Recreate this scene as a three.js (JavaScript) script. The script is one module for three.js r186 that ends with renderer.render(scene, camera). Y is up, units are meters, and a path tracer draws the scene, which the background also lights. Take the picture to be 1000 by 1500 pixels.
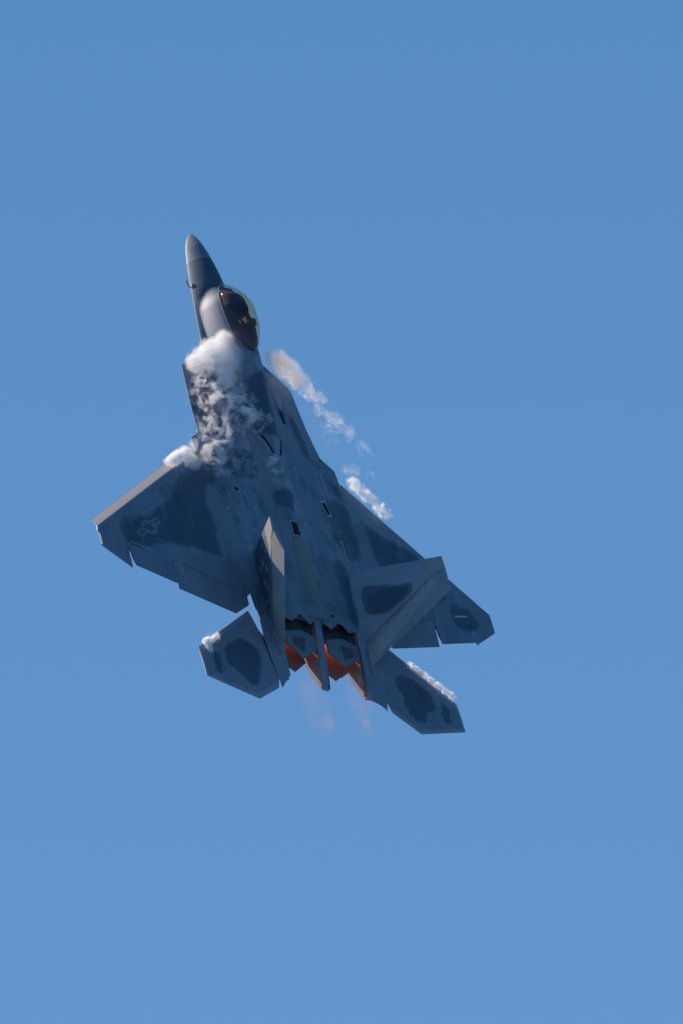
import * as THREE from 'three';
import { mergeGeometries, toCreasedNormals, mergeVertices } from 'three/addons/utils/BufferGeometryUtils.js';
import { ImprovedNoise } from 'three/addons/math/ImprovedNoise.js';

// ------------------------------------------------------------------ camera, sky, sun, exposure
const scene = new THREE.Scene();
const PITCH = THREE.MathUtils.degToRad(22);           // the camera looks up into the sky
const FOCAL = 15245.5, DIST = 300;                    // focal length in pixels of a 1500 pixel high frame; metres to the aircraft
const camera = new THREE.PerspectiveCamera(2 * Math.atan(750 / FOCAL) * 180 / Math.PI, 682 / 1024, 1, 20000);
camera.position.set(0, 1.7, 0);
camera.rotation.x = PITCH;
const renderer = new THREE.WebGLRenderer({ antialias: true });
renderer.setSize(682, 1024);
renderer.toneMapping = THREE.LinearToneMapping;
const EXPOSURE = 1.3;
renderer.toneMappingExposure = EXPOSURE;
renderer.shadowMap.enabled = true;

const CAM = { right: new THREE.Vector3(1, 0, 0), up: new THREE.Vector3(0, Math.cos(PITCH), Math.sin(PITCH)), fwd: new THREE.Vector3(0, Math.sin(PITCH), -Math.cos(PITCH)) };
// attitude of the aircraft: rows give how its axes (x to starboard, y up, z aft) lie along camera right, down and away
const ATT = [[0.82332303, 0.51965445, 0.22825082], [0.19271346, -0.63421015, 0.74875831], [0.53385457, -0.57248295, -0.62230424]];
const column = (k) => new THREE.Vector3().addScaledVector(CAM.right, ATT[0][k]).addScaledVector(CAM.up, -ATT[1][k]).addScaledVector(CAM.fwd, ATT[2][k]);
const POSE = new THREE.Matrix4().makeBasis(column(0), column(1), column(2));
const QUAT = new THREE.Quaternion().setFromRotationMatrix(POSE);
const PLACE = camera.position.clone().addScaledVector(CAM.right, -2.13668).addScaledVector(CAM.up, 1.22894).addScaledVector(CAM.fwd, DIST)
  .sub(new THREE.Vector3(0, 0, 9.5).applyQuaternion(QUAT));

const W_SKY = 128, H_SKY = 512, skyData = new Float32Array(W_SKY * H_SKY * 4);
for (let j = 0; j < H_SKY; j++) {
  const el = ((j + 0.5) / H_SKY - 0.5) * 180, f = Math.exp(-Math.max(el, 0) / 18);
  const c = el > 0 ? [0.017 + 0.320 * f, 0.149 + 0.457 * f, 0.40 + 0.59 * f] : [0.16, 0.27, 0.42];
  for (let i = 0; i < W_SKY; i++) skyData.set([...c.map((v) => v / EXPOSURE), 1], (j * W_SKY + i) * 4);
}
const sky = new THREE.DataTexture(skyData, W_SKY, H_SKY, THREE.RGBAFormat, THREE.FloatType);
sky.magFilter = THREE.LinearFilter; sky.mapping = THREE.EquirectangularReflectionMapping; sky.needsUpdate = true;
scene.background = sky; scene.environment = sky;

const SUN_BODY = new THREE.Vector3(-0.33, -0.38, -0.87).normalize();      // towards the sun, in the aircraft's axes: ahead, to port and under the wings
const SUN = SUN_BODY.clone().applyQuaternion(QUAT);
const sun = new THREE.DirectionalLight(new THREE.Color(1.0, 0.83, 0.69), 5);
sun.position.copy(PLACE).addScaledVector(SUN, 120);
sun.target.position.copy(PLACE);
sun.castShadow = true;
Object.assign(sun.shadow.camera, { left: -25, right: 25, top: 25, bottom: -25, near: 1, far: 300 });
sun.shadow.mapSize.set(4096, 4096);
scene.add(sun, sun.target);

// ------------------------------------------------------------------ helpers
let seed = 7;
const rnd = () => { seed = (seed + 0x6d2b79f5) | 0; let t = Math.imul(seed ^ (seed >>> 15), 1 | seed); t = (t + Math.imul(t ^ (t >>> 7), 61 | t)) ^ t; return ((t ^ (t >>> 14)) >>> 0) / 4294967296; };
const gauss = () => Math.sqrt(-2 * Math.log(1 - rnd())) * Math.cos(2 * Math.PI * rnd());
const noiser = new ImprovedNoise();
const fbm = (x, y, z, oct = 4) => { let s = 0, a = 0.5; for (let i = 0; i < oct; i++) { s += a * noiser.noise(x, y, z); x = x * 2.03 + 3.1; y = y * 2.03 + 1.7; z = z * 2.03 + 5.3; a *= 0.5; } return s; };
const clamp = THREE.MathUtils.clamp, lerp = THREE.MathUtils.lerp, sst = THREE.MathUtils.smoothstep;
const tab = (pts) => (z) => {               // smooth curve through (z, value) pairs
  if (z <= pts[0][0]) return pts[0][1];
  const n = pts.length; if (z >= pts[n - 1][0]) return pts[n - 1][1];
  let i = 0; while (z > pts[i + 1][0]) i++;
  const sl = (k) => (pts[k + 1][1] - pts[k][1]) / (pts[k + 1][0] - pts[k][0]);
  const tan = (k) => { if (k === 0) return sl(0); if (k === n - 1) return sl(n - 2); const a = sl(k - 1), b = sl(k); return a * b <= 0 ? 0 : 2 * a * b / (a + b); };
  const h = pts[i + 1][0] - pts[i][0], t = (z - pts[i][0]) / h, t2 = t * t, t3 = t2 * t;
  return (2 * t3 - 3 * t2 + 1) * pts[i][1] + (t3 - 2 * t2 + t) * h * tan(i) + (-2 * t3 + 3 * t2) * pts[i + 1][1] + (t3 - t2) * h * tan(i + 1);
};
const uvPlan = (x, y, z) => [(x + 7) / 14, 1 - z / 19.2];                 // paint map seen from above, in metres
function geo(pos, idx, uvFn = uvPlan, crease = 0.6) {
  let g = new THREE.BufferGeometry();
  g.setAttribute('position', new THREE.Float32BufferAttribute(pos, 3));
  const uv = []; for (let i = 0; i < pos.length; i += 3) uv.push(...uvFn(pos[i], pos[i + 1], pos[i + 2]));
  g.setAttribute('uv', new THREE.Float32BufferAttribute(uv, 2));
  g.setIndex(idx);
  return crease === null ? g : toCreasedNormals(g, crease);
}
function loft(rings, { close = true, capA = false, capB = false, uvFn = uvPlan, crease = 0.6, flip = false } = {}) {
  const n = rings[0].length, pos = [], idx = [];
  rings.forEach((r) => r.forEach((p) => pos.push(...p)));
  const tri = (a, b, c) => flip ? idx.push(a, c, b) : idx.push(a, b, c);
  for (let i = 0; i < rings.length - 1; i++) for (let j = 0; j < (close ? n : n - 1); j++) {
    const a = i * n + j, b = i * n + (j + 1) % n, c = a + n, d = b + n;
    tri(a, c, b); tri(b, c, d);
  }
  for (const [on, k, way] of [[capA, 0, 0], [capB, rings.length - 1, 1]]) if (on) {
    const m = [0, 0, 0]; rings[k].forEach((p) => p.forEach((v, q) => { m[q] += v / n; })); pos.push(...m);
    const ci = pos.length / 3 - 1;
    for (let j = 0; j < n; j++) { const a = k * n + j, b = k * n + (j + 1) % n; way ? tri(a, ci, b) : tri(a, b, ci); }
  }
  return geo(pos, idx, uvFn, crease);
}
// a plate over the quad A B C D (inner front, outer front, outer rear, inner rear), between two surfaces top(x, z) and bot(x, z)
function plate(q, nu, nv, top, bot, { uvFn = uvPlan, map = (x, y, z) => [x, y, z] } = {}) {
  const [A, B, C, D] = q, P = (u, v) => [0, 1].map((k) => lerp(lerp(A[k], B[k], u), lerp(D[k], C[k], u), v));
  const pos = [], idx = [], uvs = [], N = (nu + 1) * (nv + 1);
  for (const f of [top, bot]) for (let j = 0; j <= nv; j++) for (let i = 0; i <= nu; i++) { const [x, z] = P(i / nu, j / nv); pos.push(x, f(x, z), z); }
  const at = (i, j, s) => s * N + j * (nu + 1) + i;
  const flip = (B[0] - A[0]) * (D[1] - A[1]) - (B[1] - A[1]) * (D[0] - A[0]) < 0;
  const quad = (a, b, c, d) => flip ? idx.push(a, c, b, a, d, c) : idx.push(a, b, c, a, c, d);
  for (let j = 0; j < nv; j++) for (let i = 0; i < nu; i++) {
    quad(at(i, j, 0), at(i, j + 1, 0), at(i + 1, j + 1, 0), at(i + 1, j, 0));
    quad(at(i, j, 1), at(i + 1, j, 1), at(i + 1, j + 1, 1), at(i, j + 1, 1));
  }
  for (let i = 0; i < nu; i++) { quad(at(i, 0, 1), at(i, 0, 0), at(i + 1, 0, 0), at(i + 1, 0, 1)); quad(at(i, nv, 0), at(i, nv, 1), at(i + 1, nv, 1), at(i + 1, nv, 0)); }
  for (let j = 0; j < nv; j++) { quad(at(0, j, 0), at(0, j, 1), at(0, j + 1, 1), at(0, j + 1, 0)); quad(at(nu, j, 1), at(nu, j, 0), at(nu, j + 1, 0), at(nu, j + 1, 1)); }
  for (let i = 0; i < pos.length; i += 3) { uvs.push(...uvFn(pos[i], pos[i + 1], pos[i + 2])); const m = map(pos[i], pos[i + 1], pos[i + 2]); pos[i] = m[0]; pos[i + 1] = m[1]; pos[i + 2] = m[2]; }
  let k = 0; return geo(pos, idx, () => [uvs[k++], uvs[k++]], 0.5);
}
const mirrorX = (g) => {                                  // the port-side copy of a starboard geometry
  const m = g.clone(), p = m.attributes.position, n = m.attributes.normal, uv = m.attributes.uv;
  for (let i = 0; i < p.count; i++) { p.setX(i, -p.getX(i)); if (n) n.setX(i, -n.getX(i)); }
  if (m.userData.planUv !== false) for (let i = 0; i < p.count; i++) uv.setX(i, 1 - uv.getX(i));
  if (m.index) { const a = m.index.array; for (let i = 0; i < a.length; i += 3) { const t = a[i + 1]; a[i + 1] = a[i + 2]; a[i + 2] = t; } return m; }
  for (const at of Object.values(m.attributes)) for (let i = 0; i < p.count; i += 3) for (let c = 0; c < at.itemSize; c++) {
    const a = at.array, x = (i + 1) * at.itemSize + c, y = (i + 2) * at.itemSize + c, t = a[x]; a[x] = a[y]; a[y] = t;
  }
  return m;
};
const taken = new Map();
const numbered = (n) => { const k = taken.get(n) ?? 0; taken.set(n, k + 1); return k ? `${n}_${String(k).padStart(3, '0')}` : n; };
function part(name, g, m, parent, label) {
  const o = new THREE.Mesh(g, m); o.name = numbered(name); o.castShadow = o.receiveShadow = true; parent.add(o);
  if (label) o.userData.label = label;
  return o;
}
const side = (g, s) => s > 0 ? g : mirrorX(g);

// ------------------------------------------------------------------ paint
function canvas(w, h, base) { const c = document.createElement('canvas'); c.width = w; c.height = h; const x = c.getContext('2d'); x.fillStyle = base; x.fillRect(0, 0, w, h); return [c, x]; }
function weather(c, ctx, ppm, amount) {                   // grain, stains and faint mottling of worn paint
  const d = ctx.getImageData(0, 0, c.width, c.height), a = d.data;
  for (let y = 0; y < c.height; y++) for (let x = 0; x < c.width; x++) {
    const u = x / ppm, v = y / ppm, i = (y * c.width + x) * 4;
    const m = 1 + amount * (1.1 * fbm(u * 1.3, v * 0.7, 2.5, 3) + 0.8 * fbm(u * 9, v * 5, 7.1, 2) + 0.35 * (rnd() - 0.5));
    for (let k = 0; k < 3; k++) a[i + k] = clamp(a[i + k] * m, 0, 255);
  }
  ctx.putImageData(d, 0, 0);
}
function texture(c) { const t = new THREE.CanvasTexture(c); t.colorSpace = THREE.SRGBColorSpace; t.anisotropy = 8; return t; }
const LIGHT = '#61707e', DARK = '#33495a', PALE = '#78828c', OLIVE = '#757a70';

const HZ = (x) => 7.22 + 0.906 * Math.abs(x);
const PX = 2048 / 14, PZ = 2048 / 19.2;
const [planC, plan] = canvas(2048, 2048, LIGHT);
const X = (x) => (x + 7) * PX, Z = (z) => z * PZ;
function blotch(pts, color, soft = 7, ctx = plan, fx = X, fz = Z) {
  ctx.save(); ctx.filter = `blur(${soft}px)`; ctx.fillStyle = color; ctx.beginPath();
  const n = pts.length;
  const rag = fx === X ? 0.09 : 0.05;
  for (let i = 0; i < n; i++) { const a = pts[(i + n - 1) % n], p = pts[i], b = pts[(i + 1) % n];
    for (let k = 0; k < 10; k++) { const t = k / 10, u = 1 - t, q = [0, 1].map((c) => u * u * (a[c] + p[c]) / 2 + 2 * u * t * p[c] + t * t * (p[c] + b[c]) / 2);
      const x = q[0] + rag * 2.2 * fbm(q[0] * 2.2, q[1] * 2.2, 1.3, 3), z = q[1] + rag * 2.2 * fbm(q[0] * 2.2, q[1] * 2.2, 8.3, 3); ctx[i + k ? 'lineTo' : 'moveTo'](fx(x), fz(z)); } }
  ctx.fill(); ctx.restore();
}
const flat = (pts, color, ctx = plan, fx = X, fz = Z) => { ctx.fillStyle = color; ctx.beginPath(); pts.forEach((p, i) => ctx[i ? 'lineTo' : 'moveTo'](fx(p[0]), fz(p[1]))); ctx.fill(); };
// port wing
blotch([[-4.9, 12.58], [-4.73, 12.31], [-4.33, 12.0], [-3.92, 11.71], [-3.68, 11.12], [-3.4, 10.7], [-2.42, 10.2], [-2.5, 11.02], [-2.78, 11.54], [-2.75, 11.98], [-2.6, 12.2], [-2.59, 12.59], [-2.75, 13.02], [-2.66, 13.7], [-2.95, 13.51], [-3.47, 13.54], [-3.96, 13.45], [-4.39, 13.49], [-4.94, 13.63], [-5.53, 13.95], [-5.95, 13.7], [-6.08, 13.34], [-5.85, 12.8]], DARK);
blotch([[-1.9, 9.6], [-2.3, 9.3], [-3.1, 10.1], [-2.9, 10.7], [-2.2, 10.9]], DARK);
// starboard wing
blotch([[2.93, 11.04], [3.19, 11.0], [3.52, 11.34], [4.08, 11.49], [4.7, 11.75], [5.5, 12.7], [5.2, 13.3], [4.2, 13.6], [3.2, 13.2], [2.94, 12.38], [2.95, 11.95], [2.86, 11.58]], DARK);
blotch([[5.3, 13.2], [5.9, 13.3], [6.3, 13.8], [5.9, 14.3], [5.2, 14.2]], DARK);
blotch([[2.1, 9.3], [2.4, 9.6], [2.5, 10.1], [2.2, 10.2], [2.05, 9.9]], DARK);
blotch([[2.32, 10.23], [2.45, 10.64], [2.4, 11.31], [2.4, 11.84], [2.36, 12.35], [1.95, 12.75], [1.76, 12.52], [1.65, 12.24], [1.44, 11.95], [1.58, 11.26], [1.6, 10.7], [2.0, 10.2]], DARK);
// body
blotch([[-0.3, 0.7], [0.9, 0.3], [0.9, 3.1], [0.3, 3.4], [-0.1, 2.9], [-0.5, 3.1], [-0.68, 2.9], [-0.56, 2.3], [-0.42, 1.5], [-0.28, 1.0]], DARK);  // nose camouflage spread over its shaded top and flank to darken them
blotch([[-1.7, 6.2], [-1.0, 5.9], [-0.6, 7.2], [-0.9, 8.6], [-1.7, 8.9], [-2.1, 7.6]], DARK);
blotch([[-1.6, 9.4], [-0.7, 9.1], [-0.5, 9.9], [-1.1, 10.4], [-1.8, 10.2]], DARK);
blotch([[-0.5, 6.6], [0.5, 6.3], [0.7, 7.8], [0.4, 8.9], [-0.3, 8.8], [-0.55, 7.8]], DARK);
blotch([[1.0, 6.6], [1.2, 6.85], [1.2, 7.4], [0.95, 7.35]], DARK, 4);
blotch([[1.38, 7.0], [1.6, 7.3], [1.7, 7.94], [1.6, 8.95], [1.4, 8.5], [1.3, 7.6]], DARK, 4);
blotch([[-0.4, 10.76], [0.45, 10.6], [0.3, 11.05], [0.12, 11.14], [0.15, 11.62], [-0.06, 11.3], [-0.4, 11.3]], DARK, 4);
flat([[-0.1, 5.95], [0.16, 5.85], [0.15, 6.3], [-0.05, 6.5]], PALE);
flat([[-0.18, 8.14], [-0.02, 7.99], [0.1, 8.24], [-0.06, 8.43]], PALE);
flat([[-0.3, 10.27], [0.42, 10.15], [0.42, 10.5], [0.1, 10.5], [-0.3, 10.51]], PALE);
for (const s of [-1, 1]) blotch([[1.1 * s, 13.0], [1.5 * s, 12.8], [1.65 * s, 13.6], [1.6 * s, 14.9], [1.35 * s, 15.5], [1.12 * s, 15.1], [1.2 * s, 14.2]], DARK, 9);  // soft-edged darker strip on the body along each fin base
// tailplanes
for (const s of [-1, 1]) {
  blotch([[3.5 * s, 17.05], [3.06 * s, 16.75], [2.62 * s, 16.6], [2.36 * s, 16.9], [2.4 * s, 17.7], [2.56 * s, 18.22], [2.72 * s, 18.41], [3.08 * s, 18.38], [3.2 * s, 18.0], [3.5 * s, 17.88], [3.6 * s, 17.44]], DARK, 4);
  blotch([[4.05 * s, 17.55], [3.8 * s, 17.35], [3.7 * s, 17.86], [3.76 * s, 18.16], [4.05 * s, 18.1]], DARK, 4);
  plan.save(); plan.filter = 'blur(2px)'; plan.strokeStyle = PALE; plan.lineWidth = 22;
  plan.beginPath(); [[2.2, 15.42], [4.42, 17.34], [4.42, 18.38], [2.76, 18.8], [1.95, 18.15]].forEach((p, i) => plan[i ? 'lineTo' : 'moveTo'](X(p[0] * s), Z(p[1]))); plan.stroke(); plan.restore();
}
// sealing tape along the panel joints
const tape = (pts, color = '#58646f', w = 3) => { plan.strokeStyle = color; plan.lineWidth = w; plan.beginPath(); pts.forEach((p, i) => plan[i ? 'lineTo' : 'moveTo'](X(p[0]), Z(p[1]))); plan.stroke(); };
for (const s of [-1, 1]) {
  tape([[2.3 * s, 9.9], [5.9 * s, 13.15], [5.9 * s, 13.9]]); tape([[2.2 * s, 14.1], [4.5 * s, 13.5], [5.9 * s, 13.3]]); tape([[2.3 * s, 14.6], [4.5 * s, 13.95]], PALE, 2);
  tape([[3.4 * s, 10.9], [3.4 * s, 13.7]]); tape([[1.2 * s, 9.0], [1.25 * s, 12.0], [1.1 * s, 15.3]]); tape([[1.85 * s, 8.6], [1.95 * s, 11.6], [1.9 * s, 13.0]], '#59626c', 4);
  tape([[0.4 * s, 9.6], [0.45 * s, 12], [0.5 * s, 15.2]]); tape([[0.5 * s, 11.6], [1.9 * s, 11.6]]); tape([[0.5 * s, 13.4], [1.6 * s, 13.4]]);
  tape([[0.2 * s, 2.6], [0.62 * s, 3.35], [0.74 * s, 4.4]], '#4a545e', 2);
}
// replacement panels a shade off the rest, and the saw-toothed seams of access doors
for (let i = 0; i < 150; i++) {
  const body = i < 110, x = body ? (rnd() - 0.5) * 4.2 : (rnd() < 0.5 ? -1 : 1) * (2.4 + rnd() * 3.2), z = body ? 6.5 + rnd() * 8.8 : Math.max(HZ(x) + 0.4, 10.5 + rnd() * 4);
  const w = 0.08 + rnd() * 0.3, l = 0.12 + rnd() * 0.55, up = rnd() < 0.5;
  plan.fillStyle = up ? `rgba(150,160,168,${0.05 + 0.12 * rnd()})` : `rgba(30,42,54,${0.06 + 0.14 * rnd()})`;
  plan.beginPath(); plan.moveTo(X(x - w / 2), Z(z)); plan.lineTo(X(x), Z(z - w * 0.4)); plan.lineTo(X(x + w / 2), Z(z)); plan.lineTo(X(x + w / 2), Z(z + l)); plan.lineTo(X(x), Z(z + l + w * 0.4)); plan.lineTo(X(x - w / 2), Z(z + l)); plan.closePath(); plan.fill();
  if (rnd() < 0.5) { plan.strokeStyle = 'rgba(40,50,60,0.5)'; plan.lineWidth = 1.5; plan.stroke(); }
}
flat([[-0.62, 0.0], [0.62, 0.0], [0.62, 1.36], [-0.62, 1.36]], 'rgba(156,148,146,0.36)');  // paler radome tone, lifted further to paint in its sunlit side
flat([[-0.66, 1.4], [-0.47, 1.4], [-0.6, 2.4], [-0.78, 3.4], [-0.85, 3.4]], 'rgba(156,148,146,0.4)');  // sunlit strip along the port chine, painted in as a paler tone
// star-and-bar mark on the port wing, in one tone of grey
{
  const cx = X(-4.99), cz = Z(13.0), r = 0.275, tone = '#586672';
  plan.save(); plan.translate(cx, cz); plan.scale(PX, PZ); plan.rotate(-0.73 + Math.PI / 2 - 1.57);
  plan.fillStyle = tone; plan.beginPath(); plan.arc(0, 0, r, 0, 7); plan.fill();
  plan.fillRect(-2 * r, -r * 0.42, 4 * r, r * 0.84);
  plan.fillStyle = DARK; plan.fillRect(-1.85 * r, -r * 0.16, 0.8 * r, r * 0.3); plan.fillRect(1.05 * r, -r * 0.16, 0.8 * r, r * 0.3);
  plan.beginPath(); for (let i = 0; i < 10; i++) { const a = -Math.PI / 2 + i * Math.PI / 5, q = i % 2 ? 0.38 * r : 0.92 * r; plan[i ? 'lineTo' : 'moveTo'](q * Math.cos(a), q * Math.sin(a)); } plan.fill();
  plan.restore();
}
flat([[-5.75, 13.68], [-5.15, 13.86], [-5.15, 13.9], [-5.75, 13.73]], '#8b897c');
flat([[5.35, 13.75], [5.85, 13.62], [5.85, 13.67], [5.35, 13.82]], '#9a9784');
for (const [x, z] of [[-6.35, 12.78], [-6.1, 12.55], [-5.9, 12.36], [-5.2, 11.72]]) flat([[x, z], [x + 0.16, z - 0.14], [x + 0.22, z - 0.08], [x + 0.05, z + 0.06]], '#a3a596');
weather(planC, plan, 120, 0.16);
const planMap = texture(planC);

// fins and rudders: metres along (12.8 to 17.2) and up the fin (-0.3 to 3.3)
const [finC, fin] = canvas(1024, 838, '#7b8692');
const FU = (z) => (z - 12.8) / 4.4 * 1024, FV = (h) => (3.3 - h) / 3.6 * 838;
const finPoly = (pts, color, soft = 5) => blotch(pts.map(([z, h]) => [z, h]), color, soft, fin, FU, FV);
finPoly([[14.0, 0.5], [14.1, 0.8], [14.5, 1.4], [14.75, 2.1], [15.05, 1.95], [15.2, 1.55], [15.32, 1.2], [15.3, 0.95], [15.0, 0.42], [14.6, 0.45]], '#4a5866', 6);
finPoly([[14.35, 0.6], [14.55, 1.3], [14.78, 1.95], [15.0, 1.8], [15.15, 1.5], [15.26, 1.15], [15.2, 0.95], [14.95, 0.6]], DARK, 5);
fin.strokeStyle = PALE; fin.lineWidth = 34; fin.beginPath(); [[13.0, -0.3], [14.42, 3.07], [15.7, 3.07]].forEach((p, i) => fin[i ? 'lineTo' : 'moveTo'](FU(p[0]), FV(p[1]))); fin.stroke();
flat([[14.95, 3.3], [14.95, 2.73], [16.12, 0.0], [17.2, 0.0], [15.9, 3.3]], '#7d848a', fin, FU, FV);
flat([[16.03, 0.45], [15.0, 2.6], [15.12, 2.78], [15.33, 2.72], [16.5, 0.55], [16.38, 0.42]], '#8d949a', fin, FU, FV);
flat([[13.6, 3.3], [14.05, 2.45], [15.0, 2.45], [14.9, 3.3]], '#7f8486', fin, FU, FV);
finPoly([[16.05, 0.25], [16.1, 0.6], [16.4, 0.55], [16.4, 0.25]], '#8d8a80', 2);
weather(finC, fin, 230, 0.14);
const finMap = texture(finC);
// the port fin wears its own pattern: dark overall with pale flecks and a lighter rudder
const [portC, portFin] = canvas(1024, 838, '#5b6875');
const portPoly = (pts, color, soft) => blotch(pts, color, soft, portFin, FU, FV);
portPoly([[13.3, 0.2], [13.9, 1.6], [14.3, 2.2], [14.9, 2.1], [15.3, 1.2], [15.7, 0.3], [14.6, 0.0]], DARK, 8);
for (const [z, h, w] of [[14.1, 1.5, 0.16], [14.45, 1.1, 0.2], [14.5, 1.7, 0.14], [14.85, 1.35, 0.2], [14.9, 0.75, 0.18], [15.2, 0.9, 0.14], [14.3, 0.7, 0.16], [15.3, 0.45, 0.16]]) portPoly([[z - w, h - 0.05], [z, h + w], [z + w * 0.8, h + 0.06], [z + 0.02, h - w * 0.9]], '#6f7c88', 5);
flat([[13.6, 3.3], [13.98, 2.2], [15.1, 2.2], [14.9, 3.3]], '#858483', portFin, FU, FV);  // pale tip edge, widened to paint in the sunlit zone of the fin
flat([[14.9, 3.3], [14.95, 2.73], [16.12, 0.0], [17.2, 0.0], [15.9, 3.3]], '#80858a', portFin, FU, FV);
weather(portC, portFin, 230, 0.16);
const portMap = texture(portC);

const std = (o) => new THREE.MeshStandardMaterial(o);
const M = {
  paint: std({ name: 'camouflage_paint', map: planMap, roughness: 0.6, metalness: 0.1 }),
  fin: std({ name: 'fin_paint', map: finMap, roughness: 0.6, metalness: 0.1 }),
  edge: std({ name: 'leading_edge_coating', color: 0x98928f, roughness: 0.5 }),
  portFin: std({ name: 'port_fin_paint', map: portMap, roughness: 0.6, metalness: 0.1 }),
  radome: std({ name: 'radome_paint', map: planMap, roughness: 0.48, metalness: 0.1 }),
  grey: std({ name: 'grey_paint', color: 0x6d7886, roughness: 0.5, metalness: 0.1 }),
  pale: std({ name: 'pale_grey_paint', color: 0x8c949c, roughness: 0.5 }),
  olive: std({ name: 'olive_grey_panel', color: 0x666d68, roughness: 0.55 }),
  dark: std({ name: 'dark_opening', color: 0x08090b, roughness: 0.9 }),
  cockpit: std({ name: 'cockpit_black', color: 0x33102a, roughness: 0.9 }),
  seat: std({ name: 'seat_cushion', color: 0x402430, roughness: 0.85 }),
  steel: std({ name: 'bare_metal', color: 0xc9ccd0, roughness: 0.3, metalness: 0.9 }),
  burnt: std({ name: 'heat_stained_metal', color: 0x3a3336, roughness: 0.6, metalness: 0.4 }),
  flap: std({ name: 'nozzle_flap_metal', color: 0x5d6a72, roughness: 0.55, metalness: 0.35 }),
  rust: std({ name: 'hot_section_ceramic', color: 0x6b5f59, roughness: 0.8 }),
  wall: std({ name: 'scorched_side_wall', color: 0x6b625d, roughness: 0.75 }),
  glass: new THREE.MeshPhysicalMaterial({ name: 'gold_tinted_canopy', color: new THREE.Color(0.96, 0.82, 0.61), transmission: 1, thickness: 0, roughness: 0.03, ior: 1.5 }),
};

// ------------------------------------------------------------------ aircraft
const jet = new THREE.Group(); jet.name = 'fighter_jet'; scene.add(jet);
jet.position.copy(PLACE); jet.quaternion.copy(QUAT);
jet.userData = { label: 'grey twin-engine fighter jet climbing steeply with white vapour over its wings', category: 'fighter jet' };

// surfaces of the airframe
const wy = (x) => 0.03 - 0.03 * (Math.abs(x) - 2);
const LEz = (x) => 6.69 + 0.906 * Math.abs(x), HINGEz = (x) => 7.22 + 0.906 * Math.abs(x), TEz = (x) => 16.48 - 0.306 * Math.abs(x);
const half = (x, z) => { const c = clamp((z - LEz(x)) / (TEz(x) - LEz(x)), 0, 1); return 0.010 + lerp(0.115, 0.035, clamp((Math.abs(x) - 2) / 4.8, 0, 1)) * 4 * c * (1 - c); };
const wingTop = (x, z) => wy(x) + half(x, z), wingBot = (x, z) => wy(x) - half(x, z);

const fW = tab([[0, 0.012], [0.06, 0.075], [0.2, 0.16], [0.45, 0.27], [0.78, 0.37], [1.33, 0.48], [1.76, 0.55], [2.37, 0.62], [3.16, 0.71], [3.71, 0.76], [4.6, 0.84], [6, 0.92], [8, 0.85], [10, 0.95], [12, 1.0], [15.45, 1.0]]);
const fC = tab([[0, -0.25], [2, -0.23], [4.5, -0.2], [7, -0.15], [10, 0], [15.45, 0]]);
const fT = tab([[0, 0.012], [0.06, 0.06], [0.2, 0.13], [0.45, 0.23], [0.8, 0.33], [1.5, 0.47], [2.2, 0.58], [2.6, 0.65], [2.9, 0.76], [3.5, 0.95], [4.5, 1.0], [5.6, 1.09], [6.3, 1.09], [7, 1.03], [8, 0.92], [9, 0.74], [10, 0.52], [12, 0.44], [15.1, 0.42], [15.45, 0.36]]);
const fB = tab([[0, 0.012], [0.2, 0.10], [0.8, 0.24], [1.5, 0.36], [2.5, 0.5], [4, 0.68], [6, 0.85], [9, 0.85], [15.45, 0.6]]);
const sill = tab([[2.7, 0.50], [3.2, 0.58], [3.6, 0.64], [4.4, 0.70], [5, 0.76], [5.6, 0.86], [5.9, 0.93]]);
const deckT = tab([[0, 0.012], [0.06, 0.06], [0.2, 0.13], [0.45, 0.23], [0.8, 0.33], [1.5, 0.47], [2.1, 0.55], [2.5, 0.57], [3, 0.50], [3.6, 0.42], [4.6, 0.40], [6, 0.45], [8, 0.5], [10, 0.4], [15.45, 0.3]]);
const humpW = tab([[2.1, 0.12], [2.5, 0.34], [3.0, 0.55], [3.5, 0.66], [4.5, 0.70], [5.6, 0.66], [7, 0.64], [8, 0.68], [9, 0.8], [10, 0.95], [12, 1.0], [15.45, 1.0]]), humpK = tab([[2.1, 0.3], [2.5, 0.72], [2.8, 0.93], [3.3, 1], [16, 1]]);
const humpP = tab([[2.1, 2], [3, 2.3], [3.6, 2.8], [5.5, 2.6], [7.5, 2.0], [10, 1.8], [15.4, 1.6]]), humpE = tab([[2.3, 0.8], [3.6, 0.62], [6, 0.85], [8, 1.15], [10, 1.5], [15.4, 1.5]]);
const smax = (a, b, k) => { const h = clamp(0.5 + 0.5 * (a - b) / k, 0, 1); return lerp(b, a, h) + k * h * (1 - h); };
const fuselageTop = (x, z) => {
  const s = Math.min(1, Math.abs(x) / fW(z)), q = Math.abs(x) / humpW(z);
  let y = deckT(z) * Math.pow(1 - Math.pow(s, 1.7), 0.85);
  if (z > 2.1) { const h = q < 1 ? fT(z) * humpK(z) * Math.pow(1 - Math.pow(q, humpP(z)), humpE(z)) : 0.4 * (1 - q); y = smax(y, h, 0.16 * sst(z, 2.1, 2.7) * (1 - s * s) + 1e-4); }
  y += fC(z);
  if (z > 2.85 && z < 5.66) y = Math.min(y, sill(z) - 0.015);
  return y;
};
const nW = tab([[5, 1.86], [5.85, 1.91], [7, 2.0], [8.6, 2.14], [9.2, 2.2], [13, 2.2], [14.6, 2.1], [15.5, 2.02]]);
const nEdge = tab([[5, -0.13], [6, -0.13], [7.5, -0.09], [8.6, -0.0], [9, 0.03], [16, 0.03]]);
const nIn = tab([[5, -0.03], [6, 0.05], [7, 0.17], [8.5, 0.24], [11, 0.29], [13, 0.33], [15.6, 0.26]]);
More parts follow.
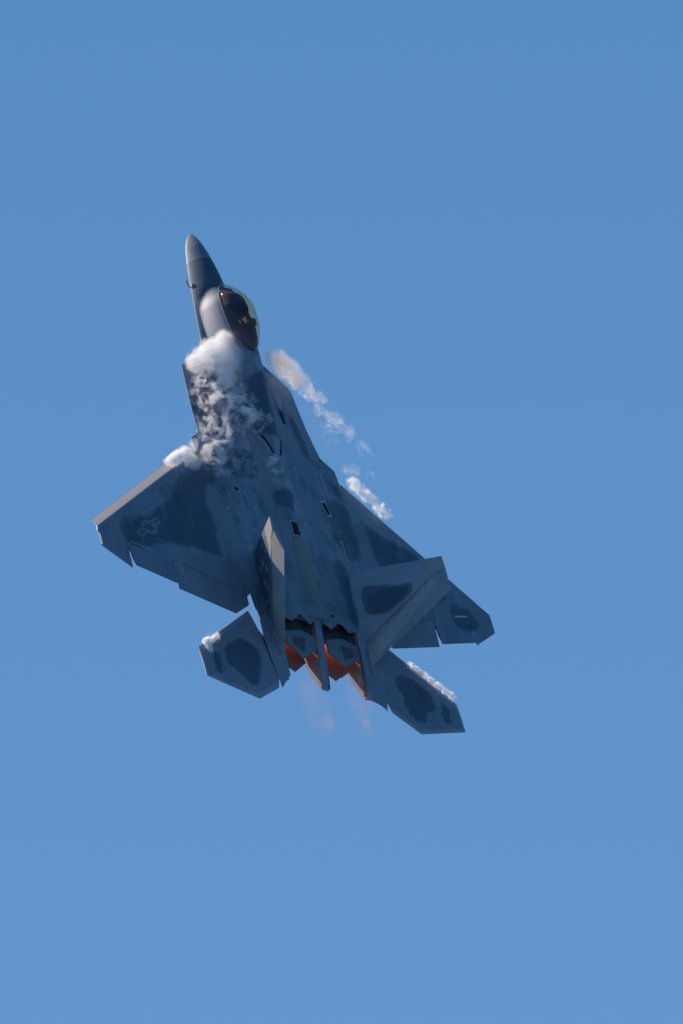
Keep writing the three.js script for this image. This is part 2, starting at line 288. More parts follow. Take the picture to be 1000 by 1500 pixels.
const nacelleTop = (x, z) => {
  const W = nW(z), u = Math.min(1, Math.abs(x) / W), e = Math.max(nEdge(z), z > 8.8 ? wingTop(W, z) : -9);
  return e + (nIn(z) - e) * (1 - Math.pow(u, 2.4)) + 0.07 * sst(z, 9.5, 12.5) * Math.exp(-(((Math.abs(x) - 0.72) / 0.36) ** 2));
};
const skin = (x, z) => Math.max(Math.abs(x) < fW(z) ? fuselageTop(x, z) : -9, nacelleTop(x, z));

function fuselageRing(z) {
  const W = fW(z), c = fC(z), B = fB(z), r = [];
  for (let i = 0; i <= 64; i++) { const x = W * Math.cos(Math.PI * i / 64); r.push([x, fuselageTop(x, z), z]); }
  for (let i = 1; i < 24; i++) { const x = -W * Math.cos(Math.PI * i / 24); r.push([x, c - B * Math.pow(1 - Math.pow(Math.abs(x) / W, 1.7), 0.85), z]); }
  return r;
}
const steps = (a, b, n) => Array.from({ length: n + 1 }, (_, i) => lerp(a, b, i / n));
const noseZ = [0, 0.02, 0.05, 0.09, 0.14, 0.2, 0.28, 0.38, 0.5, 0.65, 0.8, 0.95, 1.1, 1.25, 1.38];
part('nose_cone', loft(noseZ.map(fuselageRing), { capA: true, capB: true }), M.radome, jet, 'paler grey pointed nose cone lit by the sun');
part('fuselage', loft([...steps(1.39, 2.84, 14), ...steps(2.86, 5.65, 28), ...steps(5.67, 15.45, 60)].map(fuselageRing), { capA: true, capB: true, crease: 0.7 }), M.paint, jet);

// cockpit
const cW0 = tab([[2.78, 0.03], [2.9, 0.16], [3.2, 0.33], [3.6, 0.43], [4.2, 0.475], [4.8, 0.455], [5.3, 0.345], [5.6, 0.2], [5.78, 0.03]]), cW = (z) => cW0(z + 0.09);
const cTop0 = tab([[2.78, 0.53], [3.2, 0.86], [3.7, 1.14], [4.25, 1.30], [4.8, 1.28], [5.3, 1.13], [5.78, 0.95]]), cTop = (z) => cTop0(z + 0.09);
const canopyRing = (z, k = 1) => steps(0, 1, 24).map((t) => { const a = Math.PI * t, s = sill(z); return [k * cW(z) * Math.cos(a), s + k * Math.max(0.01, cTop(z) - s) * Math.pow(Math.sin(a), 0.85), z]; });
const canopyZ = steps(2.70, 5.68, 40);
part('canopy', loft(canopyZ.map((z) => canopyRing(z)), { close: false, crease: 1.2 }), M.glass, jet, 'dark gold-tinted bubble canopy');
{
  const line = [...canopyZ.map((z) => new THREE.Vector3(cW(z) + 0.012, sill(z) + 0.006, z)), ...[...canopyZ].reverse().map((z) => new THREE.Vector3(-cW(z) - 0.012, sill(z) + 0.006, z))];
  part('canopy_frame', new THREE.TubeGeometry(new THREE.CatmullRomCurve3(line, true), 160, 0.010, 6, true), M.grey, jet);
}
part('cockpit_deck', loft(steps(2.84, 5.6, 24).map((z) => { const w = cW(z) - 0.01, s = sill(z); return [[w, s - 0.005, z], [w, s + 0.012, z], [-w, s + 0.012, z], [-w, s - 0.005, z]]; }), { capA: true, capB: true }), M.cockpit, jet);
{ // instrument hood, seat, headrest and rear deck, all dark under the glass
  const hood = loft(steps(2.95, 3.85, 8).map((z) => steps(0, 1, 12).map((t) => { const a = Math.PI * t, k = 0.80 * sst(z, 2.9, 3.5); return [cW(z) * 0.93 * Math.cos(a), sill(z) + k * 0.42 * Math.sin(a), z]; })), { close: false, capB: true });
  part('instrument_hood', hood, M.cockpit, jet);
  const seatShape = (w, y0, y1, z0, z1, lean) => loft([[y0, 0], [lerp(y0, y1, 0.5), 0.5], [y1, 1]].map(([y, t]) => [[w, y, z0 + lean * t], [w, y, z1 + lean * t], [-w, y, z1 + lean * t], [-w, y, z0 + lean * t]]), { capA: true, capB: true, flip: true });
  const seat = part('ejection_seat', mergeGeometries([seatShape(0.25, 0.7, 1.02, 4.5, 4.66, 0.1), seatShape(0.27, 0.66, 0.78, 4.1, 4.5, 0)]), M.seat, jet);
  part('headrest', seatShape(0.17, 1.0, 1.2, 4.55, 4.78, 0.06), M.seat, seat);
  part('rear_deck', loft(steps(4.72, 5.6, 6).map((z) => steps(0, 1, 12).map((t) => { const a = Math.PI * t; return [cW(z) * 0.9 * Math.cos(a), sill(z) + 0.62 * (cTop(z) - sill(z)) * Math.sin(a), z]; })), { close: false, capA: true, capB: true }), M.cockpit, jet);
}

// engine nacelles with raked intakes
function nacelle(s) {
  const zs = [...steps(5.85, 8.6, 22), ...steps(8.7, 15.3, 44)];
  const yb = tab([[5.8, -1.0], [8, -1.05], [12, -0.95], [15.3, -0.62]]), xb = tab([[5.8, 1.1], [9, 1.2], [12, 1.2], [13.5, 1.1], [15.3, 1.0]]);
  const ring = (z, k = 1, dz = 0) => {
    const fade = clamp(1 - (z - 5.85) / 2.2, 0, 1), W = nW(z), xi = lerp(0.02, 1.03, clamp(1 - (z - 6.4) / 2, 0, 1)), r = [];
    const put = (x, y0) => { const t = (W - x) / (W - 1.03), za = z - 0.78 * clamp(t, 0, 1.0) * fade; const top = nacelleTop(x, za); const y = y0 === null ? top : y0; r.push([x, y, za + 0.5 * fade * clamp((nEdge(z) - y) / 1.0, 0, 1)]); };
    for (let i = 0; i <= 22; i++) put(lerp(xi, W, i / 22), null);
    const ye = Math.max(nEdge(z), z > 8.8 ? wingTop(W, z) : -9) - 0.03;
    for (const t of [0.06, 0.3, 0.6, 0.9]) put(lerp(W, xb(z), t), lerp(ye, yb(z), t));
    for (const t of [0, 0.4, 0.8, 1]) put(lerp(xb(z) - 0.06, xi, t), yb(z) - 0.02);
    for (const t of [0.3, 0.7]) put(xi, lerp(yb(z), nacelleTop(xi, z), t));
    if (k === 1) return r;
    const m = [0, 0]; r.forEach((p) => { m[0] += p[0] / r.length; m[1] += p[1] / r.length; });
    return r.map((p) => [m[0] + (p[0] - m[0]) * k, m[1] + (p[1] - m[1]) * k, p[2] + dz]);
  };
  const g = loft(zs.map((z) => ring(z)), { capB: true, flip: true });
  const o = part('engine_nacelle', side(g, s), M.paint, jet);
  const lip = loft([ring(5.85), ring(5.85, 0.955, 0.03), ring(5.85, 0.94, 1.3)], { capB: true });
  part('intake_duct', side(lip, s), M.dark, o);
  return o;
}
const nacelles = { 1: nacelle(1), [-1]: nacelle(-1) };

// a thin panel that follows the skin: corners a b c d in (x, z)
const drape = (q, lift, n = 6) => plate(q, n, n, (x, z) => skin(x, z) + lift, (x, z) => skin(x, z) - 0.02);
const panel = (name, q, lift, m, parent = jet, label) => part(name, drape(q, lift), m, parent, label);
function vent(name, q, parent, m = M.dark, rim = M.pale) {           // opening with a raised rim
  const c = [0, 1].map((k) => (q[0][k] + q[1][k] + q[2][k] + q[3][k]) / 4), grow = (k) => q.map((p) => [c[0] + (p[0] - c[0]) * k, c[1] + (p[1] - c[1]) * k]), o = grow(1.3);
  const fr = part(name, mergeGeometries([0, 1, 2, 3].map((i) => { const j = (i + 1) % 4; return drape([o[i], o[j], q[j], q[i]], 0.02, 3); })), rim, parent);
  part('opening', drape(q, 0.006, 3), m, fr);
  return fr;
}
panel('spine_panel', [[-0.17, 12.5], [0.17, 12.5], [0.27, 13.4], [-0.27, 13.4]], 0.010, M.olive, jet, 'long olive grey panel along the back');
panel('spine_panel', [[-0.27, 13.41], [0.27, 13.41], [0.22, 14.6], [-0.22, 14.6]], 0.010, M.olive, jet);
panel('spine_panel', [[-0.22, 14.61], [0.22, 14.61], [0.02, 15.15], [-0.02, 15.15]], 0.010, M.olive, jet);
vent('tail_vent', [[-0.1, 11.92], [0.1, 11.92], [0.12, 12.4], [-0.12, 12.4]], jet, M.dark, M.grey);
for (const s of [-1, 1]) {
  panel('air_slot', [[0.30 * s, 8.75], [0.36 * s, 8.72], [0.16 * s, 9.42], [0.10 * s, 9.42]], 0.012, M.dark);
  panel('slot_fairing', [[0.37 * s, 8.72], [0.43 * s, 8.74], [0.23 * s, 9.42], [0.17 * s, 9.42]], 0.03, M.grey);
  vent('hexagonal_vent', s < 0 ? [[-1.68, 10.84], [-1.57, 10.74], [-1.46, 10.86], [-1.57, 10.96]] : [[1.44, 10.62], [1.6, 10.56], [1.68, 11.0], [1.54, 11.08]], nacelles[s]);
  panel('access_panel', [[1.72 * s, 9.2], [1.86 * s, 9.2], [1.9 * s, 10.4], [1.78 * s, 10.4]], 0.012, M.grey, nacelles[s]);
  panel('access_panel', [[1.7 * s, 12.0], [1.78 * s, 11.95], [1.75 * s, 12.9], [1.68 * s, 12.9]], 0.012, M.grey, nacelles[s]);
  panel('bleed_panel', [[1.05 * s, 6.3], [1.25 * s, 6.4], [1.2 * s, 7.0], [1.02 * s, 6.95]], 0.010, M.grey, nacelles[s]);
  panel('bleed_opening', [[0.98 * s, 7.1], [1.1 * s, 7.1], [1.1 * s, 7.6], [0.98 * s, 7.6]], 0.008, M.dark, nacelles[s]);
}
panel('spine_slab', [[-0.1, 8.85], [0.1, 8.85], [0.06, 9.45], [-0.06, 9.45]], 0.02, M.grey);
vent('drain_vent', [[0.42, 15.25], [0.5, 15.18], [0.58, 15.25], [0.5, 15.32]], jet, M.dark, M.grey);

// wings
function hinge(g, a, b, angle) {
  const ax = new THREE.Vector3(...b).sub(new THREE.Vector3(...a)).normalize(), m = new THREE.Matrix4().makeTranslation(...a).multiply(new THREE.Matrix4().makeRotationAxis(ax, angle)).multiply(new THREE.Matrix4().makeTranslation(-a[0], -a[1], -a[2]));
  return g.applyMatrix4(m);
}
const rod = (a, b, r, seg = 8) => { const A = new THREE.Vector3(...a), B = new THREE.Vector3(...b), g = new THREE.CylinderGeometry(r, r, A.distanceTo(B), seg, 1).toNonIndexed(); g.applyQuaternion(new THREE.Quaternion().setFromUnitVectors(new THREE.Vector3(0, 1, 0), B.clone().sub(A).normalize())); g.translate((a[0] + b[0]) / 2, (a[1] + b[1]) / 2, (a[2] + b[2]) / 2);
  const p = g.attributes.position, uv = g.attributes.uv; for (let i = 0; i < p.count; i++) uv.setXY(i, ...uvPlan(p.getX(i), p.getY(i), p.getZ(i))); return g; };
function wing(s, lef, ail, flp) {
  const pl = (q, nu = 14, nv = 14, t = wingTop, b = wingBot) => plate(q, nu, nv, t, b);
  const fh = (x) => TEz(x) - 1.0, ah = (x) => TEz(x) - 0.72, I = 2.08;
  const box = mergeGeometries([
    pl([[I, HINGEz(I)], [4.5, HINGEz(4.5)], [4.5, fh(4.5)], [I, fh(I)]], 16, 24),
    pl([[4.5, HINGEz(4.5)], [5.9, HINGEz(5.9)], [5.9, ah(5.9)], [4.5, ah(4.5)]], 10, 16),
    pl([[5.9, HINGEz(5.9)], [6.76, HINGEz(6.76)], [6.77, 14.0], [5.92, 14.69]], 8, 10),
    pl([[I, LEz(I) - 0.02], [2.5, LEz(2.5)], [2.5, HINGEz(2.5)], [I, HINGEz(I)]], 4, 4),
  ]);
  const o = part('wing', side(box, s), M.paint, jet, s < 0 ? 'port wing with a low-contrast star mark' : 'starboard wing partly behind the tail fin');
  const h0 = [2.52, wy(2.52), HINGEz(2.52)], h1 = [6.74, wy(6.74), HINGEz(6.74)];
  const le = mergeGeometries([pl([[2.62, LEz(2.62)], [6.76, LEz(6.76)], [6.76, HINGEz(6.76) - 0.012], [2.52, HINGEz(2.52) - 0.012]], 20, 5)]);
  part('leading_edge_flap', side(mergeGeometries([hinge(le, h0, h1, lef), rod([2.55, wy(2.55) , HINGEz(2.55)], [6.72, wy(6.72), HINGEz(6.72)], 0.036)]), s), M.edge, o, s < 0 ? 'drooped leading-edge flap catching the sun' : undefined);
  const a0 = [4.53, wy(4.53), ah(4.53)], a1 = [5.88, wy(5.88), ah(5.88)];
  part('aileron', side(hinge(pl([[4.53, ah(4.53) + 0.015], [5.86, ah(5.86) + 0.015], [5.86, TEz(5.86)], [4.53, TEz(4.53)]], 8, 6), a0, a1, ail), s), M.paint, o);
  const f0 = [2.2, wy(2.2), fh(2.2)], f1 = [4.49, wy(4.49), fh(4.49)];
  part('flaperon', side(hinge(mergeGeometries([pl([[2.62, fh(2.62) + 0.015], [4.48, fh(4.48) + 0.015], [4.48, TEz(4.48)], [2.7, TEz(2.7)]], 12, 6), pl([[2.2, fh(2.2) + 0.015], [2.62, fh(2.62) + 0.015], [2.7, TEz(2.7)], [2.2, TEz(2.2) - 0.55]], 5, 6)]), f0, f1, flp), s), M.paint, o);
  part('static_probe', side(rod([6.76, wy(6.76), 13.3], [6.79, wy(6.79), 13.52], 0.02, 6), s), M.steel, o);
  return o;
}
wing(-1, -0.72, -0.17, 0.03);
wing(1, -0.74, -0.15, 0.02);

// canted fins with rudders
const CANT = 27.9 * Math.PI / 180, FS = Math.sin(CANT), FC = Math.cos(CANT);
const finLE = (h) => 13.17 + 0.395 * h, finTE = (h) => 16.82 - 0.359 * h, finHinge = (h) => 16.05 - 0.425 * h;
function tailFin(s, rud) {
  const th = (h, z) => { const c = clamp((z - finLE(h)) / (finTE(h) - finLE(h)), 0, 1); return 0.008 + lerp(0.085, 0.03, clamp(h / 3.1, 0, 1)) * 4 * c * (1 - c); };
  // local: first coordinate = height h up the fin, second = thickness, third = z
  const map = (h, t, z) => [1.5 + h * FS - t * FC, 0.02 + h * FC + t * FS, z], uvFn = (h, t, z) => [(z - 12.8) / 4.4, (h + 0.3) / 3.6];
  const q = (pts, nu, nv) => { const g = plate(pts, nu, nv, th, (h, z) => -th(h, z), { uvFn, map }); return g; };
  const mk = (gs) => { const g = mergeGeometries(gs); g.userData.planUv = false; return g; };
  const f = mk([q([[-0.3, finLE(-0.3)], [2.73, finLE(2.73)], [2.73, finHinge(2.73)], [-0.3, finHinge(0.1) - 0.02]], 16, 12), q([[2.73, finLE(2.73)], [3.09, finLE(3.09)], [3.09, 14.87], [2.73, finHinge(2.73) - 0.012]], 4, 8)]);
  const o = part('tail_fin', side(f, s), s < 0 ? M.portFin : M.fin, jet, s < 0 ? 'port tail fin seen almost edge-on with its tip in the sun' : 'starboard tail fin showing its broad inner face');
  const r = mk([q([[0.16, finHinge(0.16) + 0.008], [2.73, finHinge(2.73) + 0.012], [2.73, finTE(2.73)], [0.16, finTE(0.16)]], 14, 8), q([[2.73, 14.91], [3.09, 14.91], [3.09, finTE(3.09)], [2.73, finTE(2.73)]], 4, 6)]);
  hinge(r, map(0.16, 0, finHinge(0.16)), map(2.73, 0, finHinge(2.73)), rud);
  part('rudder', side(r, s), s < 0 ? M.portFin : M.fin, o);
  const foot = loft(steps(13.0, 16.95, 12).map((z) => { const k = 0.10 * Math.sin(Math.PI * clamp((z - 12.95) / 4.05, 0.02, 0.98)) + 0.02; return steps(0, 1, 10).map((t) => { const a = 2 * Math.PI * t, m = map(0.12, 0, z); return [m[0] + k * 1.1 * Math.cos(a), m[1] - 0.04 + k * 0.9 * Math.sin(a), z]; }).slice(0, 10); }), { capA: true, capB: true });
  part('fin_fairing', side(foot, s), M.grey, o);
  return o;
}
tailFin(-1, -0.14);
tailFin(1, -0.11);

// tailplanes, booms and centre beam
function tailplane(s) {
  const le = (x) => 15.38 + 0.872 * (x - 2.2), te = (x) => x < 2.76 ? lerp(18.2, 18.85, (x - 1.95) / 0.81) : lerp(18.85, 18.38, (x - 2.76) / 1.66);
  const th = (x, z) => { const c = clamp((z - le(x)) / (te(x) - le(x)), 0, 1); return 0.006 + sst(x, 1.75, 2.15) * lerp(0.075, 0.02, clamp((x - 2.1) / 2.3, 0, 1)) * 4 * c * (1 - c); };
  const k = Math.tan(1 * Math.PI / 180), y = (x, z) => -0.05 + k * (z - 16.8);
  const q = (p, nu, nv) => plate(p, nu, nv, (x, z) => y(x, z) + th(x, z), (x, z) => y(x, z) - th(x, z));
  return part('tailplane', side(mergeGeometries([q([[2.2, 15.38], [2.76, le(2.76)], [2.76, 16.15], [2.08, 16.15]], 6, 6), q([[2.08, 16.15], [2.76, 16.15], [2.76, 16.45], [1.8, 16.45]], 8, 3), q([[1.8, 16.45], [2.76, 16.45], [2.76, 17.7], [1.8, 17.7]], 10, 10), q([[1.8, 17.7], [2.76, 17.7], [2.76, 18.85], [1.93, 18.24]], 8, 8), q([[2.76, le(2.76)], [4.42, le(4.42)], [4.42, 18.38], [2.76, 18.85]], 16, 18)]), s), M.paint, jet);
}
tailplane(-1); tailplane(1);
const boomTop = tab([[14.6, 0.24], [15.4, 0.2], [16.2, 0.12], [17.2, 0.04], [18.2, -0.04]]), boomBot = tab([[14.6, -0.6], [16.2, -0.55], [17.4, -0.36], [18.2, -0.09]]);
for (const s of [-1, 1]) {
  const inner = (x) => 0.06 * Math.pow(clamp((1.55 - x) / 0.2, 0, 1), 2), out = tab([[14.6, 2.06], [16.2, 2.04], [17.6, 1.88], [18.2, 1.79]]);
  part('tail_boom', side(plate([[1.33, 14.6], [2.06, 14.6], [2.06, 18.2], [1.36, 17.62]], 10, 20, (x, z) => boomTop(z) - inner(x), (x, z) => boomTop(z) - 0.02 - Math.max(0.01, boomTop(z) - boomBot(z)) * clamp((2.06 - x) / 0.7, 0, 1) - inner(x), { map: (x, y, z) => [1.33 + (x - 1.33) * (out(z) - 1.33) / 0.73, y, z] }), s), M.paint, jet);
}
const beamTop = tab([[15.3, 0.27], [15.6, 0.2], [16.3, 0.06], [17.1, -0.13], [17.63, -0.27]]);
part('tail_beam', plate([[-0.13, 15.3], [0.13, 15.3], [0.115, 17.63], [-0.115, 17.63]], 6, 16, (x, z) => beamTop(z) - 0.02 * Math.pow(Math.abs(x) / 0.12, 3), (x, z) => Math.min(beamTop(z) - 0.05, -0.42 + 0.09 * sst(z, 16.8, 17.63))), M.paint, jet);

// engine nozzles
for (const s of [-1, 1]) {
  const c = 0.7, L = 0.185, R = 1.275;
  // serrated rear edge of the back
  const saw = [[0.13, 15.5], [0.36, 15.74], [0.67, 15.45], [0.96, 15.72], [1.34, 15.52]];
  const edgeG = []; for (let i = 0; i < 4; i++) edgeG.push(plate([[saw[i][0], 15.2], [saw[i + 1][0], 15.2], saw[i + 1], saw[i]], 4, 6, (x, z) => nacelleTop(x, z) + 0.003, (x, z) => nacelleTop(x, z) - 0.03));
  part('serrated_edge', side(mergeGeometries(edgeG), s), M.paint, jet);
  const n = part('engine_nozzle', side(plate([[L, 15.22], [R, 15.22], [R, 16.05], [L, 16.05]], 8, 6, (x, z) => 0.11 - 0.03 * (z - 15.2) - 0.05 * Math.pow((x - c) / 0.55, 2), (x, z) => 0.03), s), M.burnt, jet, 'heat-stained rectangular exhaust nozzle');
  const vee = (x, a, b) => lerp(b, a, Math.abs(x - c) / 0.54);
  const flapTop = (x, z) => lerp(0.15, 0.0, (z - 15.95) / 0.9) + 0.035 * Math.sin(Math.PI * clamp((z - 15.9) / 1.0, 0, 1)) - 0.05 * Math.pow((x - c) / 0.54, 2);
  const upG = [0, 1].map((k) => plate(k ? [[c, 15.92], [R - 0.03, 16.04], [R - 0.03, 16.46], [c, 16.85]] : [[L + 0.02, 16.04], [c, 15.92], [c, 16.85], [L + 0.02, 16.46]], 6, 10, flapTop, (x, z) => flapTop(x, z) - 0.045));
  const up = part('upper_flap', side(mergeGeometries(upG), s), M.flap, n);
  part('flap_panel', side(plate([[c - 0.1, 16.2], [c + 0.32, 16.22], [c + 0.3, 16.48], [c - 0.02, 16.66]], 4, 4, (x, z) => flapTop(x, z) + 0.008, (x, z) => flapTop(x, z) - 0.01), s), std({ name: 'dark_flap_metal', color: 0x3b4750, roughness: 0.55, metalness: 0.3 }), up);
  const lowTop = (x, z) => lerp(-0.63, -0.5, (z - 15.6) / 1.3);
  const loG = [0, 1].map((k) => plate(k ? [[c, 15.3], [R - 0.02, 15.3], [R - 0.02, 16.46], [c, 16.93]] : [[L + 0.02, 15.3], [c, 15.3], [c, 16.93], [L + 0.02, 16.46]], 6, 10, lowTop, (x, z) => lowTop(x, z) - 0.05));
  part('lower_flap', side(mergeGeometries(loG), s), M.rust, n, 'orange-brown lower exhaust flap');
  for (const [x, w] of [[L - 0.068, 0.033], [R + 0.0, 0.05]]) {
    const sh = new THREE.Shape([[15.3, 0.02], [16.2, 0.02], [17.0, -0.12], [17.6, -0.25], [17.56, -0.33], [17.3, -0.42], [16.85, -0.57], [16.4, -0.66], [15.3, -0.7]].map((p) => new THREE.Vector2(...p)));
    const g = new THREE.ExtrudeGeometry(sh, { depth: w, bevelEnabled: false }); g.rotateY(-Math.PI / 2); g.translate(x + w, 0, 0);
    part('nozzle_sidewall', side(g, s), M.wall, n, 'orange-brown inner side wall of the exhaust');
  }
  const disc = new THREE.PlaneGeometry(0.9, 0.5); disc.translate(c, -0.3, 15.36);
  part('burner_flame', side(disc, s), std({ name: 'burner_flame', color: 0x301008, emissive: new THREE.Color(1.0, 0.32, 0.08), emissiveIntensity: 0.75 }), n);
  const burner = new THREE.RectAreaLight(new THREE.Color(1.0, 0.20, 0.12), 6.0, 0.9, 0.5);
  burner.position.set(c * s, -0.3, 15.38); burner.rotation.y = Math.PI; burner.name = 'burner_glow'; jet.add(burner);
}

// nose probes
for (const s of [-1, 1]) {
  const pts = [[0.585, -0.24, 2.36], [0.635, -0.25, 2.30], [0.67, -0.25, 2.22], [0.68, -0.25, 2.06]].map((p) => new THREE.Vector3(...p));
  const o = part('pitot_probe', side(new THREE.TubeGeometry(new THREE.CatmullRomCurve3(pts), 16, 0.014, 8).toNonIndexed(), s), M.cockpit, jet);
  part('probe_tip', side(rod([0.68, -0.25, 2.07], [0.681, -0.25, 1.99], 0.02), s), M.steel, o);
}

// ------------------------------------------------------------------ condensation vapour: clouds of tiny translucent droplets
const droplet = new THREE.BufferGeometry();
droplet.setAttribute('position', new THREE.Float32BufferAttribute([0, 0.62, 0, -0.54, -0.31, 0.12, 0.54, -0.31, -0.12], 3)); droplet.setIndex([0, 1, 2]); droplet.computeVertexNormals();
const warm = new THREE.MeshPhysicalMaterial({ name: 'warm_tinted_droplets', color: new THREE.Color(1, 0.94, 0.865), roughness: 1, specularIntensity: 0, transmission: 1, thickness: 0, side: THREE.DoubleSide });  // warm fringing of light through thin vapour put into the droplet colour
const mist = new THREE.MeshPhysicalMaterial({ name: 'water_droplets', color: new THREE.Color(0.99, 0.985, 0.98), roughness: 1, specularIntensity: 0, transmission: 1, thickness: 0, side: THREE.DoubleSide });
function cloud(name, label, blobs, count, size, keep, material = mist, category = 'vapour') {
  const total = blobs.reduce((a, b) => a + b[6], 0), im = new THREE.InstancedMesh(droplet, material, count);
  const m = new THREE.Matrix4(), p = new THREE.Vector3(), q = new THREE.Quaternion(), e = new THREE.Euler(), sc = new THREE.Vector3();
  let k = 0, tries = 0;
  while (k < count && tries++ < count * 60) {
    let w = rnd() * total, i = 0; while (w > blobs[i][6]) w -= blobs[i++][6];
    const b = blobs[i]; const th = Math.acos(2 * rnd() - 1), ph = 6.2832 * rnd(), r = 1.9 * Math.cbrt(rnd());
    p.set(b[0] + r * b[3] * Math.sin(th) * Math.cos(ph), b[1] + r * b[4] * Math.cos(th), b[2] + r * b[5] * Math.sin(th) * Math.sin(ph));
    if (!keep(p, r)) continue;
    const sz = size * (0.6 + 0.8 * rnd());
    m.compose(p, q.setFromEuler(e.set(rnd() * 6.28, rnd() * 6.28, rnd() * 6.28)), sc.set(sz, sz, sz)); im.setMatrixAt(k++, m);
  }
  im.count = k; im.name = numbered(name); im.position.copy(PLACE); im.quaternion.copy(QUAT); im.castShadow = im.receiveShadow = true;
  im.userData = { label, category, kind: 'stuff' }; scene.add(im); return im;
}
const soft = (v, th, w) => rnd() < sst(v, th - w, th + w);
const over = (p, d = 0.02) => p.y > (Math.abs(p.x) < nW(p.z) ? skin(p.x, p.z) : wy(p.x)) + d;
const warp = (p, f) => { const a = 0.35 * fbm(p.x * f + 9, p.y * f, p.z * f, 2), b = 0.35 * fbm(p.x * f, p.y * f + 4, p.z * f, 2); return fbm(p.x * f * 1.4 + a * 3, p.y * f * 1.4 + b * 3, p.z * f * 1.4 - a * 3, 4); };
// threads of mist drawn out along the airflow
const ridge = (p, f) => { const x = p.x * f, y = p.y * f, z = p.z * f * 0.75, a = fbm(x * 0.7 + 3, y * 0.7, z * 0.7, 2); return 0.34 - 1.5 * Math.abs(fbm(x + 1.6 * a, y - 1.2 * a, z + 1.6 * a, 4)); };
const fade = (r) => rnd() > sst(r, 0.95, 1.9);
const chain = (a, b, n, r, w) => Array.from({ length: n }, (_, i) => { const t = i / (n - 1); return [lerp(a[0], b[0], t), lerp(a[1], b[1], t), lerp(a[2], b[2], t), ...r, w / n]; });
// over the port intake: a dense white dome that tears into wisps downstream
cloud('vapour_cloud', 'dense white vapour cloud over the port intake beside the cockpit, tearing into wisps', [
  [-0.95, 0.38, 5.55, 0.34, 0.22, 0.34, 4], [-1.3, 0.28, 5.85, 0.32, 0.2, 0.3, 3.4], [-0.62, 0.52, 5.12, 0.19, 0.18, 0.25, 1.7], [-1.68, 0.16, 6.02, 0.2, 0.13, 0.24, 1.1], [-0.72, 0.48, 6.1, 0.32, 0.22, 0.44, 3.2], [-0.45, 0.58, 5.75, 0.18, 0.18, 0.3, 1.3]],
250000, 0.0085, (p, r) => over(p) && fade(r) && soft(warp(p, 2.3), -0.34 + 0.40 * (r - 0.95) + 0.30 * sst(p.z, 6.1, 6.9), 0.15));
cloud('vapour_cloud', 'torn wisps of white vapour lying on the port shoulder between intake and wing root', [
  [-1.3, 0.5, 6.8, 0.5, 0.2, 0.5, 2.6], [-1.6, 0.4, 7.5, 0.45, 0.16, 0.5, 1.4], [-0.85, 0.6, 7.6, 0.42, 0.18, 0.6, 2.2], [-0.55, 0.68, 8.25, 0.24, 0.15, 0.35, 1.1], [-1.5, 0.45, 8.7, 0.55, 0.15, 0.5, 1.3], [-2.3, 0.36, 9.75, 0.55, 0.12, 0.5, 0.75], [-1.5, 0.38, 9.75, 0.55, 0.12, 0.45, 0.45], [-0.25, 0.6, 9.8, 0.2, 0.08, 0.3, 0.25]],
200000, 0.0082, (p, r) => over(p) && fade(r * 0.9) && (soft(0.55 * warp(p, 2.6) + 0.45 * ridge(p, 2.0), 0.085 + 0.06 * r, 0.07) || rnd() < 0.02));
cloud('vapour_cloud', 'thin cream vapour streaming back above the starboard intake against the blue sky', [
  [1.28, 0.38, 5.2, 0.26, 0.16, 0.28, 1.5], [1.62, 0.36, 5.52, 0.28, 0.16, 0.3, 2.2], [1.95, 0.34, 6.0, 0.26, 0.15, 0.34, 1.6], [2.3, 0.33, 6.55, 0.28, 0.14, 0.36, 1.2], [2.65, 0.33, 7.05, 0.28, 0.14, 0.34, 0.8], [3.05, 0.3, 7.45, 0.26, 0.14, 0.26, 0.4], [3.5, 0.3, 7.95, 0.2, 0.12, 0.2, 0.16], [3.75, 0.3, 8.4, 0.14, 0.1, 0.24, 0.06], [2.85, 0.3, 9.05, 0.22, 0.12, 0.2, 0.2], [3.5, 0.3, 9.1, 0.14, 0.1, 0.14, 0.05], [1.2, 0.3, 6.2, 0.34, 0.12, 0.55, 0.8], [2.3, 0.3, 7.7, 0.36, 0.12, 0.5, 0.2]],
105000, 0.0078, (p, r) => over(p) && fade(r) && soft(0.5 * warp(p, 2.0) + 0.5 * ridge(p, 1.6), lerp(-0.06, 0.06, sst(p.z, 5.6, 6.8)) + 0.08 * r, 0.13), warm);
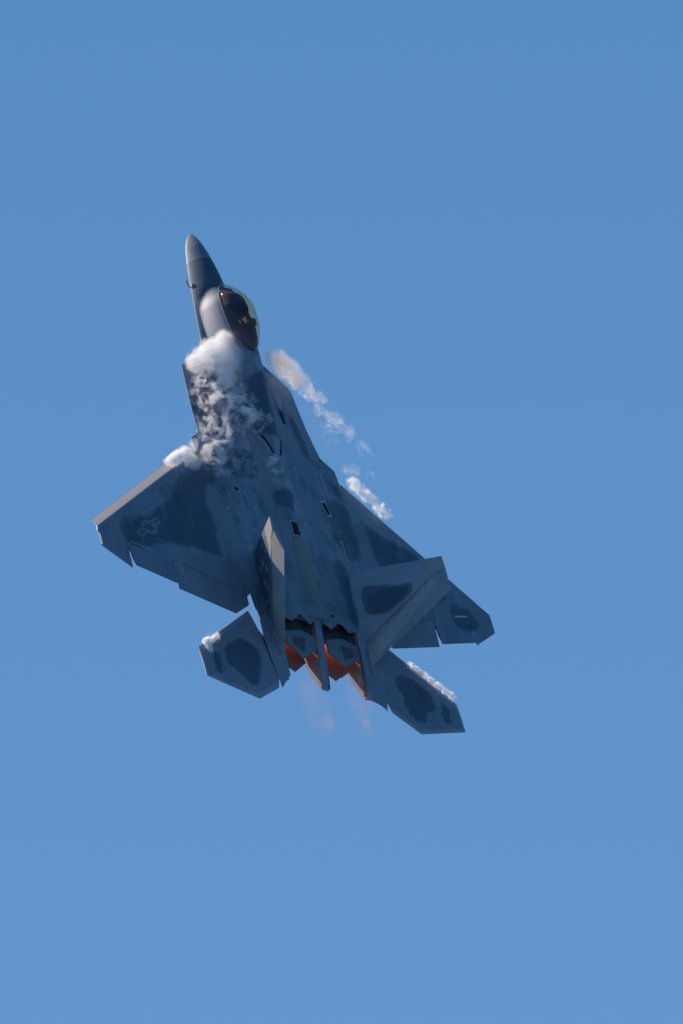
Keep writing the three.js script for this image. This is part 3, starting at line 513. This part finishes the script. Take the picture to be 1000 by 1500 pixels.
cloud('vapour_cloud', 'compact white vapour puff on the leading edge of the port wing root', chain([-3.6, 0.1, 10.25], [-2.98, 0.13, 9.72], 7, [0.14, 0.11, 0.12], 1).concat([[-2.85, 0.12, 10.0, 0.22, 0.08, 0.25, 0.25]]),
75000, 0.0085, (p, r) => p.y > wy(p.x) + 0.05 && fade(r) && soft(warp(p, 3.0), -0.24 + 0.3 * (r - 1.0), 0.14));
cloud('vapour_cloud', 'white vapour puff on the leading edge of the starboard wing root', chain([2.9, 0.2, 9.5], [3.75, 0.18, 10.35], 8, [0.17, 0.10, 0.17], 1),
60000, 0.0080, (p, r) => p.y > wy(p.x) + 0.03 && fade(r) && soft(0.7 * warp(p, 2.8) + 0.3 * ridge(p, 2.2), -0.04 + 0.15 * r, 0.12));
cloud('vapour_cloud', 'small bright vapour patch on the leading edge of the port tailplane', chain([-4.16, 0.04, 17.14], [-3.72, 0.05, 16.78], 7, [0.09, 0.045, 0.09], 1).concat([[-4.1, 0.05, 17.3, 0.08, 0.03, 0.14, 0.2]]),
30000, 0.0080, (p, r) => p.y > -0.01 && fade(r) && soft(warp(p, 2.4), -0.38 + 0.25 * r, 0.2));
cloud('vapour_cloud', 'narrow white vapour ridge along the leading edge of the starboard tailplane', chain([3.1, 0.02, 16.22], [4.3, 0.05, 17.14], 24, [0.08, 0.055, 0.09], 1),
44000, 0.0080, (p, r) => p.y > -0.03 && fade(r) && soft(warp(p, 4.6), -0.3 + 0.22 * r, 0.18));
const ember = new THREE.MeshStandardMaterial({ name: 'exhaust_flame', color: 0x8a6a6a, emissive: new THREE.Color(0.75, 0.34, 0.34), emissiveIntensity: 0.6, roughness: 1, side: THREE.DoubleSide });
cloud('exhaust_flame', 'faint pink afterburner flame trailing below the exhaust nozzles', [[0.7, 0.05, 18.3, 0.24, 0.2, 0.7, 1.2], [0.7, 0.11, 19.05, 0.10, 0.10, 0.11, 0.35], [-0.7, -0.1, 18.4, 0.26, 0.2, 0.75, 1.4], [-0.65, 0.1, 19.4, 0.14, 0.12, 0.18, 0.15], [0.7, 0.25, 20.2, 0.14, 0.1, 0.2, 0.1]],
32000, 0.0042, (p, r) => soft(warp(p, 1.2), -0.1 + 0.25 * (r - 1), 0.25), ember, 'flame');

renderer.render(scene, camera);
